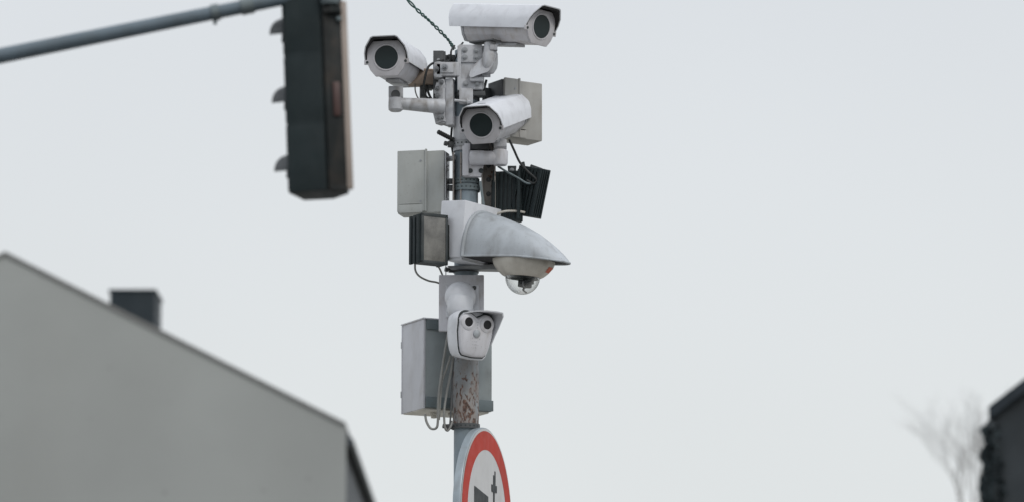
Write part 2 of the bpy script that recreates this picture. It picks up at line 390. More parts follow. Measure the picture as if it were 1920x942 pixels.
b = MB()
for x in (-6, 14): b.cyl((x, -1, -21), (x, -3.2, -21), 4.6, seg=16)
b.each('bolt_hole', M['black'], bt)
b = MB(); b.box((8, 8, 26), (42, 14, 11), 1); b.build('clamp', M['dark'], bt)

# top bracket
o0 = P(884, 128, -30)
bt = thing('camera_bracket', 'large bolted plate bracket at the pole top, under the topmost camera', 'bracket', o0, (0, 0, 0), 'camera arm brackets on the pole')
b = MB(); b.prism([(-26, -42), (20, -42), (24, -36), (24, 44), (-26, 44)], 0, 12, bev=1.5)
b.box((-23, 8, 0), (7, 26, 86), 1.5); b.box((-2, -1.5, -31), (44, 5, 20), 1.2); b.box((-2, -1.5, 28), (44, 4, 34), 1.2)
b.build('mounting_plate', M['bracket'], bt)
b = MB(); b.loft([[(12 + r * math.cos(a) + k * 22, -14 - k * 8 + 6 * math.sin(a), zc + rz * math.sin(a + .8)) for a in (2 * math.pi * i / 24 for i in range(24))] for r, rz, k, zc in ((16, 20, 0, -2), (15, 22, .5, 4), (13, 25, 1, 10), (11, 27, 1.15, 13))])
b.lathe((35, -14, 0), [(.1, -14), (7, -13), (13, -4), (15, 6), (14.5, 24), (12, 30), (11, 46), (.1, 46)], 28); b.build('arm', M['bracket'], bt)
b = MB(); b.box((42, -22, 34), (14, 14, 10), 1); b.box((28, -2, -12), (16, 16, 9), 1); b.bolt((34, -10, -10), 3, 4, (.8, -.6, 0))
b.box((10, -10, -24), (26, 12, 8), 2); b.each('swivel_joint', M['bracket'], bt); MB().box((26, -8, 49), (60, 24, 3), .6, rot=(0, R(3), R(-40))).build('top_flange', M['dark'], bt)
b = MB()
for p in ((-13, -3, 20), (9, -3, 20), (-13, -3, 34), (9, -3, 33), (-11, -4, -31), (11, -4, -31)): b.bolt(p, 4.0, 3.5)
b.each('bolt', M['steel'], bt)
b = MB(); b.box((-46, 2, -3), (46, 22, 27), 3); b.box((-62, 4, -4), (18, 26, 32), 6); b.box((-46, -10, -2), (26, 4, 18), 1.5)
b.build('side_clamp', M['bracket'], bt)
b = MB(); b.bolt((-51, -12, -1), 4.4, 6, (-.3, -1, .1)); b.bolt((-66, -9, -4), 4, 4, (-.6, -1, 0)); b.each('bolt', M['steel'], bt)
b = MB(); b.box((0, 12, -48), (52, 24, 9), 1); b.build('clamp', M['dark'], bt)

# dark plate behind, brown junction box
o0 = P(832, 138, 0)
t = thing('mounting_plate', 'dark perforated steel plate standing left of the pole top', 'steel plate', o0)
b = MB(); b.box((-10, 0, -6), (20, 6, 100), 1); b.box((1, 8, -6), (5, 20, 98), 1); b.build('plate', M['dark'], t)
b = MB(); b.cyl((-10, -3.6, 26), (-10, -2.6, 26), 3, seg=14); b.bolt((-10, -3, -20), 3, 3); b.each('bolt', M['steel'], t)
b = MB(); b.box((14, 10, 20), (24, 22, 34), 4); b.cyl((8, -2, 34), (24, -4, 22), 4); b.cyl((4, -4, 20), (20, -2, 30), 3.5); b.box((16, -2, 14), (20, 12, 10), 2)
b.each('connector', M['rubber'], t)
b = MB(); b.box((14, 12, -38), (30, 22, 34), 3); b.build('lower_clamp', M['dark'], t)
o0 = P(790, 146, 10)
t = thing('junction_box', 'brown junction box behind the left camera housing', 'junction box', o0, (0, 0, R(12)))
b = MB(); b.box((0, 0, 0), (46, 34, 30), 2.5); b.build('box', M['brownbox'], t)
b = MB(); b.box((4, 2, -26), (12, 12, 24), 1.5); b.cyl((0, 2, 15), (0, 2, 20), 5); b.box((14, 0, -18), (16, 18, 9), 1); b.each('cable_gland', M['dark'], t)
b = MB(); b.box((0, 0, 12), (47.5, 35.5, 4), 1.4); b.build('lid', M['brownbox'], t)

# rails behind pole
o0 = P(889, 330, 30)
for nm, px, pyy, wd, hh, lab, dd in (('mounting_rail', 857, 342, 17, 112, 'narrow brown steel channel rail left of the pole above the dome hood', -14), ('mounting_rail', 916, 335, 27, 150, 'wide rusty steel channel rail right of the pole above the dome hood', -8)):
    t = thing(nm, lab, 'steel rail', P(px, pyy, dd), (0, 0, 0), 'channel rails along the pole')
    b = MB(); b.box((0, 12, 0), (wd, 3, hh), .5); b.box((wd / 2 - 1.5, 2, 0), (3, 22, hh), .5); b.box((-wd / 2 + 1.5, 2, 0), (3, 22, hh), .5)
    b.build('channel', M['rail'], t)
    b = MB()
    for k in range(-2, 3): b.bolt((0, 10.4, k * hh / 5.5), 3, 3)
    b.each('bolt', M['dark'], t)
t = thing('flat_bar', 'thin blue grey steel strip slanting down the right rail', 'steel bar', P(905, 372, -40))
MB().box((0, 0, 0), (5, 2, 66), .5, rot=(0, R(-8), 0)).build('bar', M['strip'], t)

# ================================================================ cabinets
def cabinet(label, px, py, d, yaw, W_, H, D, m1, seam, lip):
    t = thing('cabinet', label, 'equipment box', P(px, py, d), (0, 0, R(yaw)), 'grey equipment boxes on the pole')
    b = MB(); b.box((0, D / 2, 0), (W_, D, H), 2.2); b.build('body', m1, t)
    b = MB(); b.box(((-W_ / 2 + seam) / 2, -1.5, 2), (seam + W_ / 2, 6, H - 1), 1.6); b.build('lid', m1, t)
    b = MB(); b.box((seam + 1, -3, 2.5), (3, 7, H + 1), 1); b.build('lid_ridge', m1, t)
    b = MB(); b.box((-W_ * .2, -3.2, -H / 2 + 18), (W_ * .5, 5, 1.6), .5); b.box((-W_ * .2, -3, -H / 2 + 8), (W_ * .5, 4, 15), .8)
    b.build('latch_strip', m1, t)
    for z_ in (-H * .32, H * .34): MB().cyl((seam - 9, -5.2, z_), (seam - 9, -4, z_), 2.2, seg=12).build('lid_screw', M['steel'], t)
    return t
c1 = cabinet('pale grey rectangular box left of the pole, above the black floodlight', 789, 341, -12, -14, 90, 118, 42, M['cab'], 10, True)
b = MB(); b.box((47, 14, 0), (2.5, 24, 112), .5)
for z in (46, 30, 22, -34, -42): b.bolt((48.5, 8, z), 2.2, 2, (1, 0, 0))
b.box((55, 20, 46), (16, 8, 9), 1); b.build('side_strip', M['steel'], c1)
c2 = cabinet('warm grey box behind and right of the lower camera housing', 981, 206, 22, 32, 86, 112, 52, M['cab2'], -12, True)
b = MB(); b.box((-44.5, 27, 2), (3, 50, 106), .6); b.bolt((-46, 14, 10), 2.6, 3, (-1, 0, 0)); b.box((-52, 46, 0), (20, 4, 90), .8); b.build('side_strip', M['dark'], c2)  # separate dark sheet that darkens the box's left side

# lower cabinet
t = thing('cabinet', 'tall pale cabinet behind the rusty lower pole, its left side whiter', 'equipment box', P(797, 682, 2), (0, 0, R(27)), 'grey equipment boxes on the pole')
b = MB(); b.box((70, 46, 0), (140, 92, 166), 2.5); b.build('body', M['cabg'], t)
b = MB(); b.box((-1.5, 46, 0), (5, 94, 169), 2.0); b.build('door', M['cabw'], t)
b = MB()
for z in (46, -48): b.cyl((-4, 93, z - 6), (-4, 93, z + 6), 2.2, seg=10)
b.each('hinge', M['steel'], t)
b = MB(); b.box((-3.5, 92, 1), (3, 3, 172), .6); b.box((40, 46, 85), (92, 98, 2.5), .8); b.build('rim', M['white2'], t)
b = MB(); b.box((71, -2, 74), (138, 4, 19), .8); b.box((71, -2, -72), (140, 4, 20), .8); b.each('bracket_strip', M['strip'], t)
b = MB(); b.lathe((34, 32, -84), [(.1, 0), (7, 0), (7, -6), (5.5, -7), (5.5, -13), (.1, -14)], 16); b.lathe((66, 24, -84), [(.1, 0), (6, 0), (6, -7), (4, -9), (.1, -10)], 16)
b.each('cable_gland', M['beige'], t)
b = MB(); b.box((66, 46, -84.6), (136, 88, 3), .8); b.build('base_plate', M['beige'], t)

# ================================================================ illuminators
def lamp(label, px, py, d, yaw, pitch, roll, W_, H, D, front, group='black finned floodlights on the pole', coarse=False):
    t = thing('floodlight', label, 'floodlight', P(px, py, d), (R(pitch), R(roll), R(yaw)), group)
    b = MB(); b.box((0, D * .32, 0), (W_, D * .5, H), 1.5)
    b.box((0, 2, H / 2 - 2.5), (W_, 6, 6), 1); b.box((0, 2, -H / 2 + 2.5), (W_, 6, 6), 1)
    b.box((-W_ / 2 + 2.5, 2, 0), (5, 6, H), 1); b.box((W_ / 2 - 2.5, 2, 0), (5, 6, H), 1); b.build('casing', M['black'], t)
    b = MB(); n = 6
    for k in range(n):
        x = -W_ / 2 + 2 + (W_ - 4) * k / (n - 1)
        b.box((x, D * .62, 0), (5.4 if not coarse else 2.6, D * .1, H - 2), 1.2)
    for sx in (-1, 1):
        for k in range(3 if coarse else 5): b.box((sx * (W_ / 2 + 1), D * (.2 + (.3 if coarse else .19) * k), 0), (5, 9 if coarse else 2.2, H - 3), 1 if coarse else .6)
    b.build('cooling_fins', M['fin'], t)
    MB().box((0, 1.5, 0), (W_ - 9, 3, H - 10), .6).build('front_glass', M['glass_ir'], t)
    b = MB(); b.box((W_ / 2 + 8, D * .35, -2), (3, 16, H * .7), .8); b.box((W_ / 2 + 5, D * .35, 28), (6, 5, 5), .8); b.box((W_ / 2 + 5, D * .35, -28), (6, 5, 5), .8)
    b.bolt((W_ / 2 + 9.5, D * .35, -28), 3, 3, (1, -.2, 0)); b.build('bracket', M['black'], t)
    return t
lamp('black floodlight with a dirty glass front, left of the dome camera', 815, 448, -112, 31, 0, 0, 56, 94, 46, True, coarse=True)
lamp('black finned floodlight leaning right, outermost on the right of the pole', 1005, 362, -6, 145, 0, -14, 46, 92, 34, True)
t2 = lamp('black finned floodlight between the rusty rail and the leaning floodlight', 957, 372, 6, 165, 4, 0, 46, 98, 32, True)
t = thing('lamp_bracket', 'tangled black steel bracket above the two right floodlights', 'bracket', P(960, 330, 10))
b = MB(); b.box((0, 0, -2), (66, 6, 7), 1, rot=(0, R(6), 0)); b.box((0, 2, 12), (14, 10, 14), 1, taper=1.2); b.box((24, 0, 10), (6, 8, 34), 1, rot=(0, R(-12), 0))
b.box((44, -2, 10), (24, 8, 16), 1, rot=(0, R(20), 0)); b.build('bar', M['black'], t)
b = MB(); b.box((-12, -6, -22), (7, 3, 58), .8, rot=(0, R(52), 0)); b.build('brace', M['dark'], t)
b = MB(); b.bolt((-24, -3, -6), 3.2, 3); b.bolt((36, -7, 4), 3.2, 3); b.bolt((0, -6, 10), 3, 3); b.each('bolt', M['steel'], t)

# ================================================================ dome camera
dt = thing('dome_camera', 'dome security camera under a pale boat shaped hood pointing right', 'security camera', P(903, 490, -50), (R(5), 0, R(55)))
b = MB(); Wb = 64
b.box((0, 28, 52), (2 * Wb, 56, 108), 3); b.box((0, 22, -4), (2 * Wb - 8, 40, 5), 1); b.build('wall_box', M['white'], dt)
h = MB(); rings = []; NS = 22; NT = 22; Lh = 192
prof = [(0, 90), (.1, 89), (.22, 83), (.35, 74), (.48, 63.5), (.6, 52), (.7, 41.5), (.8, 30), (.9, 16.5), (.96, 8), (1, 2.0)]
def hh_(t):
    for (a, x), (b_, y) in zip(prof, prof[1:]):
        if t <= b_: return x + (y - x) * (t - a) / (b_ - a)
    return 2
for i in range(NT + 1):
    tt = 1 - (1 - i / NT) ** 1.5; wv = 63.5 * max(.03, (1 - tt ** 3.1)) ** .5; hv = hh_(tt)
    droop = -5 * max(0, tt - .6) / .4
    ring = []
    for j in range(NS + 1):
        a = math.pi * j / NS; cx, sz = math.cos(a), math.sin(a)
        ring.append((wv * math.copysign(abs(cx) ** .8, cx), -Lh * tt, droop + hv * abs(sz) ** .85))
    rings.append(ring)
h.loft(rings, cap=False, closed=False)
bmesh.ops.recalc_face_normals(h.bm, faces=h.bm.faces[:])
bmesh.ops.solidify(h.bm, geom=h.bm.faces[:], thickness=2.2 * U)
hood = h.build('hood', M['hood'], dt, ang=50)
# rolled rim along lower edge, root arch flange
rim = [(r[0][0], r[0][1], r[0][2]) for r in rings] + [(r[-1][0], r[-1][1], r[-1][2]) for r in rings[::-1]]
MB().tube([Vector(p) + Vector((0, 0, .5)) for p in rim], 1.9, 8).build('rim', M['hood'], hood, ang=60)
arch = [(p[0] * 1.02, -2, p[2] * 1.01) for p in rings[0]]; arch = [(arch[0][0], -2, 0)] + arch + [(arch[-1][0], -2, 0)]
MB().tube(arch[1:-1], 4, 8).build('flange', M['hood'], hood, ang=60)
b = MB(); b.bolt((-54, -8, 10), 2.6, 2, (-.8, -.6, 0)); b.bolt((-20, -8, 60), 2.6, 2, (-.3, -.5, .6)); b.each('rivet', M['steel'], hood)
# underside plate
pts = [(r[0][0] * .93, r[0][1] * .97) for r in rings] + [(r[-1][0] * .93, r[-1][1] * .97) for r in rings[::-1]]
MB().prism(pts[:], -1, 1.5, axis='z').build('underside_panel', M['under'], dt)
dc = (0, -96, 0)
b = MB(); b.lathe(dc, [(58, -1), (57.5, -5), (55, -12), (47, -22), (39, -29), (35, -31), (33, -31.5), (32, -31), (30, -20)], 48); b.build('dome_ring', M['beige'], dt)
b = MB(); prof2 = [(32.2 * math.cos(a), -31 - 33 * math.sin(a)) for a in [math.pi / 2 * k / 14 for k in range(15)]]; prof2[-1] = (.05, prof2[-1][1])
b.lathe(dc, prof2, 40); gd = b.build('clear_dome', M['dome'], dt)
b = MB(); b.box((0, -96, -34), (34, 30, 6), 1.5); b.box((6, -98, -41), (24, 16, 18), 2); b.cyl((-4, -106, -40), (-16, -118, -44), 6, 5); b.box((16, -100, -36), (16, 12, 12), 1.5)
b.cyl((2, -100, -48), (-2, -101, -56), 2); b.cyl((-2, -101, -56), (5, -104, -60), 1.6); b.lathe((0, -96, -31), [(.1, 0), (31, 0), (31, -3.5), (.1, -3.5)], 30)
b.build('pan_tilt_unit', M['black'], dt)
b = MB(); b.tube([(-14 + 6 * math.cos(a), -112, -46 + 6 * math.sin(a)) for a in [2 * math.pi * k / 16 for k in range(17)]], 1.3, 6); b.build('lens_ring', M['steel'], dt)
# sticker patch follows the ring
b = MB(); rg = []
for (r, z) in ((55.3, -12.2), (47.5, -22.1)):
    rg.append([Vector(dc) + Vector(((r + .3) * math.cos(a), (r + .3) * math.sin(a), z)) for a in [R(-86) + R(24) * k / 8 for k in range(9)]])
b.loft(rg, cap=False, closed=False); b.build('sticker', M['sticker'], dt)
t = thing('support_bracket', 'grey flat bracket arm below the dome camera hood, across the pole', 'bracket', P(905, 507, -30), (0, 0, R(-8)))
b = MB(); b.prism([(-66, 8), (-60, 3), (60, -2), (76, 2), (30, 9)], -10, 22, bev=.8); b.build('bar', M['steel'], t)

# ================================================================ double lens camera
pt = P(865, 568, -38)
d2 = t = thing('twin_lens_camera', 'white owl faced camera with two black lenses, mounted on a square white panel', 'security camera', pt)
def head(o): o.location = P(889, 627, -88) - pt; o.rotation_euler = (R(8), R(3), R(32)); return o
b = MB(); b.box((0, 10, 0), (84, 14, 106), 2); b.build('panel', M['white2'], t)
b = MB(); b.box((2, 0, 2), (62, 9, 62), 4); b.build('base', M['white'], t)
b = MB()
for p in ((-19, -5, 25), (24, -5, 27)): b.bolt(p, 2.7, 1)
b.each('screw', M['dark'], t)
b = MB(); b.box((0, 0, -42), (34, 6, 16), 1.5); b.build('cable_cover', M['white2'], t)
face = []
def arc(cx, cz, r, a0, a1, n): return [(cx + r * math.cos(R(a0 + (a1 - a0) * k / n)), cz + r * math.sin(R(a0 + (a1 - a0) * k / n))) for k in range(n + 1)]
face = arc(20, 22, 17, -15, 105, 10) + [(7, 33.5), (0, 30), (-7, 33.5)] + arc(-20, 22, 17, 75, 195, 10) + [(-36, 0), (-31, -25), (-27, -37), (-22, -42), (0, -44), (22, -42), (27, -37), (31, -25), (36, 0)]
shell = arc(21, 21, 20, -12, 95, 8) + [(0, 41)] + arc(-21, 21, 20, 85, 192, 8) + [(-40, 0), (-35, -26), (-30, -41), (-25, -46), (0, -48), (25, -46), (30, -41), (35, -26), (40, 0)]
scl = lambda p, k, y, dz=0: [(a * k, y, c * k + dz) for a, c in p]
b = MB(); b.loft([scl(shell, .97, 0), scl(shell, 1, 3), scl(shell, 1, 14), scl(shell, .95, 30), scl(shell, .82, 44, 3), scl(shell, .55, 54, 8), scl(shell, .3, 58, 10)]); head(b.build('housing', M['white'], d2, ang=50))
b = MB(); b.loft([scl(face, 1.045, -.5, 1), scl(face, 1.045, 3, 1)]); head(b.build('gasket', M['black'], d2))
b = MB(); b.loft([scl(face, .90, -8.5), scl(face, .96, -6), scl(face, .975, -.6)]); f_ = head(b.build('face_plate', M['white2'], d2, ang=50))
for s_ in (-1, 1):
    b = MB(); b.lathe((0, 0, 0), [(8.6, 0), (8.6, 2), (9.6, 2.6), (14.5, 1), (15.5, -1)], 28); 
    e_ = b.build('lens_ring', M['white2'], f_, M=Matrix.Translation(Vector((s_ * 20, -8.5, 20)) * U) @ Matrix.Rotation(R(90), 4, 'X'))
    MB().cyl((s_ * 20, -7, 20), (s_ * 20, -9.6, 20), 8.8, seg=28).build('lens', M['pupil'], f_)
b = MB(); b.lathe((0, 0, 0), [(7.5, 0), (7, 2.6), (4, 4.4), (.1, 5)], 20); b.build('nose_sensor', M['hood'], f_, M=Matrix.Translation(Vector((0, -8.4, 1)) * U) @ Matrix.Rotation(R(90), 4, 'X'))
b = MB()
for x, z in ((-7, -8), (8, -8), (0, 22), (0, 17), (0, 12)): b.cyl((x, -8.3, z), (x, -9.2, z), 1, seg=8)
for k in range(11):
    x = -6 + (k % 4) * 4; z = -14 - (k // 4) * 6
    if (k * 7) % 5 != 1: b.cyl((x, -8.3, z), (x, -8.9, z), .8, seg=6)
for k in range(4): b.cyl((1, -8.3, -14 - k * 5), (1, -8.9, -14 - k * 5), .9, seg=6)
b.each('microphone_hole', M['bracket'], f_)
# visor: sheet that juts out above the face and runs back down on the right
vo = [(-37, 24, -1), (-30, 36, -8), (-16, 42, -22), (4, 45, -31), (24, 46, -31), (38, 45, -31), (42, 38, -28), (42.5, 18, -16), (41.5, 0, -6), (40, -16, 0)]
b = MB(); bm = b.bm; nn = len(vo)
V = [[bm.verts.new(Vector(p) * U) for p in row] for row in (
    [(a * .93, 22, c * .95) for a, c, y in vo] + [(a * .87, 22, c * .89) for a, c, y in vo[::-1]],
    [(a, y, c) for a, c, y in vo] + [(a * .95, y, c * .95) for a, c, y in vo[::-1]])]
for i in range(2 * nn):
    j = (i + 1) % (2 * nn); bm.faces.new((V[0][i], V[0][j], V[1][j], V[1][i]))
for k in (0, 1):
    for i in range(nn - 1): bm.faces.new((V[k][i], V[k][i + 1], V[k][2 * nn - 2 - i], V[k][2 * nn - 1 - i]))
head(b.build('visor', M['white'], d2, ang=30))
# ball joint between the panel and the camera
bo = P(863, 558, -50) - pt; t = d2
b = MB(); b.lathe((0, 0, 0), [(29, 0), (29, 4), (27.5, 10), (22, 19), (13, 25), (.1, 27)], 36)
b.build('ball_joint', M['white'], t, ang=60, M=Matrix.Rotation(R(90), 4, 'X')).location = bo
b = MB(); b.lathe((0, -10, -14), [(.1, 14), (22, 13), (24, 6), (24, -12), (20, -22), (.1, -26)], 30); b.build('collar', M['white'], t, ang=60).location = bo

# ================================================================ small stub, cables
t = thing('antenna_stub', 'black rod stub poking out left of the pole below the left bracket', 'rod', P(850, 262, -10))
b = MB(); p1 = vloc(P(850, 262, -10), P(821, 247, -30)); b.cyl((0, 0, 0), p1, 3.6, 3.6, seg=12); n_ = Vector(p1)
for k in range(9): b.cyl(n_ * (k / 9 + .03), n_ * (k / 9 + .07), 4.6, seg=12)
b.build('rod', M['rubber'], t)
def cable(name, label, pts, r, m, n=10, seg=8):
    w_ = [P(*p) for p in pts]; o0 = w_[0]
    b = MB(1); b.tube(spline([p - o0 for p in w_], n), r * U, seg)
    o = b.build(name, m, ang=80); o.location = o0; return tag(o, label, 'cable')
cable('cable', 'black cable bundle drooping below the brown junction box', [(800, 160, 4), (804, 176, 0), (812, 188, 0), (826, 186, 4), (838, 176, 6)], 2.4, M['rubber'])
cable('cable', 'thin pale cable hanging behind the left camera arm', [(778, 158, 0), (779, 172, 0), (784, 184, 0), (792, 189, 0), (800, 184, 4)], 1.3, M['wire'])
cable('cable', 'black cable winding down between the left bracket and the pole', [(846, 150, 4), (841, 170, 6), (846, 196, 8), (848, 226, 8), (846, 262, 8), (850, 292, 10)], 2.2, M['rubber'])
cable('cable', 'black cable tucked beside the upper right grey box', [(912, 150, 10), (908, 170, 8), (913, 190, 8), (908, 214, 10)], 2.4, M['rubber'])
cable('cable', 'black cable hanging under the topmost camera to the bracket', [(868, 80, -20), (862, 88, -30), (858, 100, -30), (850, 118, -10)], 1.8, M['rubber'])
# twisted green pair
t = thing('twisted_cable', 'thin dark green twisted wire pair coming down to the pole top', 'cable', P(852, 88, -8))
ax = spline([vloc(P(852, 88, -8), P(*p)) for p in ((852, 92, -8), (838, 72, -12), (806, 40, -20), (768, 4, -30), (640, -130, -60), (200, -560, -200))], 40)
for ph in (0, math.pi):
    pts = []
    for i, p in enumerate(ax):
        a = i * .34 + .5 * math.sin(i * .07) + ph; amp = 1.9 + .5 * math.sin(i * .13)
        pts.append(p + Vector((.7 * math.cos(a), math.sin(a), .7 * math.cos(a))) * amp)
    MB().tube(pts, 1.55, 6).build('wire', M['green'], t, ang=80)
cable('cable', 'black cable looping down behind the left camera housing', [(832, 112, -20), (815, 117, -26), (803, 126, -28), (797, 145, -26), (794, 168, -20), (800, 182, -14), (808, 186, -6)], 2.2, M['rubber'])
cable('cable', 'black cable arching from the green wires over the pole top bracket', [(852, 86, -14), (846, 96, -34), (845, 110, -30), (838, 122, -20)], 2.0, M['rubber'])
cable('cable', 'dark cable from the lower camera housing to the leaning floodlight', [(955, 262, -60), (964, 282, -46), (975, 305, -30), (990, 322, -30), (1006, 337, -34), (1000, 344, -32), (988, 338, -28)], 2.2, M['rubber'])
cable('cable', 'grey cable crossing the tangled bracket right of the pole', [(934, 312, -20), (950, 322, -26), (972, 334, -28), (990, 344, -30), (1010, 341, -28)], 2.0, M['strip'])
cable('cable', 'short black cable hanging behind the lower camera arm', [(918, 262, -20), (926, 276, -14), (934, 290, -10), (930, 300, 0)], 2.0, M['rubber'])
cable('cable', 'pale cable curving above the dome hood towards the leaning floodlight', [(922, 408, -10), (932, 401, -22), (948, 396, -26), (970, 396, -26), (984, 398, -20)], 2.2, M['beige'])
cable('cable', 'brown cable looping below the left black floodlight to the white panel', [(778, 492, -30), (779, 508, -34), (787, 519, -36), (803, 527, -36), (818, 530, -34), (828, 534, -26)], 1.9, M['wire'])
cable('cable', 'short cable from the left floodlight down behind the white panel', [(818, 494, -30), (825, 506, -30), (831, 520, -26)], 1.7, M['wire'])
cable('cable', 'thin straight wire right above the white square panel', [(836, 498, -26), (836, 522, -26)], .8, M['dark'])
cable('cable', 'pale cable running down from the two lens camera past the cabinet', [(842, 615, -30), (836, 650, -36), (828, 700, -36), (822, 750, -34), (821, 790, -30), (818, 803, -28), (808, 804, -24), (800, 792, -18), (797, 778, -10)], 2.3, M['wire'])
cable('cable', 'cable crossing behind the pale one left of the rusty pole', [(845, 668, -30), (838, 690, -34), (829, 715, -32), (826, 745, -32), (823, 788, -28)], 2.0, M['wire'])
cable('cable', 'cable hanging in a small loop beside the lowest strap', [(850, 668, -26), (845, 700, -30), (838, 735, -32), (833, 770, -32), (834, 800, -32), (839, 808, -30), (845, 800, -28), (848, 790, -24)], 2.1, M['wire'])
cable('cable', 'darkest thin cable close along the left edge of the rusty pole', [(851, 672, -24), (848, 710, -26), (846, 760, -28), (843, 800, -26), (837, 806, -24)], 1.7, M['dark'])

# ================================================================ round sign
t = thing('road_sign', 'round red bordered road sign seen edge on, mounted low on the pole', 'road sign', P(912.5, 973, -4), (0, 0, R(74)))
RS = 167
ci = lambda r, y, n=72: [(r * math.cos(2 * math.pi * k / n), y, r * math.sin(2 * math.pi * k / n)) for k in range(n)]
b = MB(); b.loft([ci(RS, 0), ci(RS + 1.2, .8), ci(RS + 1.6, 4), ci(RS + .5, 15), ci(RS - 6, 16.5), ci(RS - 6, 4), ci(1, 4)], cap=False); b.loft([ci(RS, 0), ci(1, 0)], cap=False); b.build('panel', M['signback'], t, ang=50)
b = MB(); b.loft([ci(RS - .5, -.5), ci(132, -.5)], cap=False); b.build('white_edge', M['signwhite'], t)
b = MB(); b.loft([ci(RS - 5, -1.1), ci(127, -1.1)], cap=False); b.build('red_border', M['red'], t)
b = MB(); b.loft([ci(128.5, -.9), ci(1, -.9)], cap=False); b.build('white_field', M['signwhite'], t)
b = MB(); b.prism([(-84, 52), (4, 41), (7, -40), (-84, -40)], -2.0, -1.0)
b.build('pictogram', M['ink'], t)
b = MB(); b.box((43, -1.5, 20), (8, 1, 130)); b.box((44, -1.5, 60), (34, 1.4, 13)); b.box((50, -1.5, 80), (4, 1.2, 26)); b.build('pictogram', M['ink'], t)
b = MB(); b.box((0, 20, 60), (90, 8, 8), 1); b.box((0, 20, -60), (90, 8, 8), 1); b.each('back_rail', M['steel'], t)

# ================================================================ traffic light on arm
YT = 11.0; UT = YT / math.cos(ELEV) / FPX
def PT(px, py, d=0): return PM(px, py, YT + d * UT)
o0 = PT(596, 168)
tl = thing('traffic_light', 'dark three light signal head seen from behind, hanging from the arm', 'traffic light', o0, (0, R(-2.6), 0))
# local units: photo pixels at that distance; its signals face left and away
H = 396
b = MB(UT)
plan = [(-62, -4), (-56, -12), (8, -22), (14, -18), (46, -8), (50, 30), (20, 74), (-38, 76)]
b.prism(plan, -H / 2, H / 2, axis='z', bev=3)
for k in range(3):
    z = H / 2 - 66 - k * 132
    b.prism([(x * 1.015, y * 1.02 + .2) for x, y in plan], z - 63, z + 63, axis='z', bev=2)
b.build('housing', M['tl'], tl)
b = MB(UT); b.box((31, -17, 0), (35, 12, H + 2), 3, rot=(0, 0, R(16))); b.build('rear_cover', M['tlside'], tl)
b = MB(UT); b.box((54, -12, -16), (12, 14, H - 34), 2, rot=(0, 0, R(10))); b.build('rear_edge', M['tledge'], tl)
b = MB(UT); b.box((34, -18, -H / 2 + 1), (28, 18, 12), 2); b.build('end_cap', M['tlside'], tl)
nrm = Vector((-.965, .26, 0)); side = Vector((.26, .965, 0))
for k in range(3):
    z = H / 2 - 86 - k * 132.5
    c0 = Vector((-50, 36, z)); rings = []
    for tt in (0, .35, .7, 1):
        rings.append([c0 + nrm * (-4 + tt * (30 * math.sqrt(max(.02, 1 - min(1, abs(math.sin(a))) ** 2.4)) + 4)) + side * (36 * math.cos(a)) + Vector((0, 0, 38 * math.sin(a))) for a in [math.pi * i / 24 for i in range(25)]])
    b = MB(UT); b.loft(rings, cap=False, closed=False); bmesh.ops.solidify(b.bm, geom=b.bm.faces[:], thickness=1.5 * UT)
    v = b.build('visor', M['visor'], tl, ang=50)
    b = MB(UT); b.cyl(c0 - nrm * 3 + side * 4, c0 - nrm * 1 + side * 4, 30, seg=32); b.build('signal_lens', M['pupil'], tl)
b = MB(UT); b.box((36, -24, -25), (14, 5, 66), 2.5, rot=(0, 0, R(16))); b.build('reflector', M['rustred'], tl)
b = MB(UT); b.box((34, -24, 145), (34, 18, 11), 3); b.cyl((34, -36, 147), (34, -30, 147), 7, seg=12); b.build('clamp_band', M['tlside'], tl)
b = MB(UT); b.lathe((30, -24, 170), [(.1, -14), (15, -12), (19, 0), (20, 26), (12, 30), (.1, 30)], 20); b.box((46, -22, 130), (10, 10, 8), 2); b.build('clamp', M['strip'], tl)
# arm and mast
pA, pB, pC = PT(640, -24, 4), PT(0, 105, -40), PT(-900, 264, -120)
am = thing('signal_mast', 'blue grey slanting tube arm holding the traffic light, from upper left', 'mast arm', Vector((pC.x, pC.y, 0)))
oA = Vector((pC.x, pC.y, 0))
b = MB(1); b.tube([p - oA for p in (pC, pB, (pA + pB) / 2, pA)], [.034, .0245, .0225, .020], 24); b.build('arm', M['armp'], am)
b = MB(1); b.cyl((0, 0, 0), (0, 0, pC.z + .25), .08, .05); b.cyl((0, 0, 0), (0, 0, .03), .2); b.build('mast', M['armp'], am)
def arm_at(px): 
    f = (px - 0) / 640; return pB + (pA - pB) * f - oA
b = MB(1); q = arm_at(402); dr = (pA - pB).normalized()
b.cyl(q - dr * .012, q + dr * .012, .0265); b.cyl(q - Vector((0, 0, .02)), q - Vector((0, 0, .038)), .006, seg=8)
q = arm_at(462); b.cyl(q - dr * .02, q + dr * .02, .026); b.each('band', M['strip'], am)

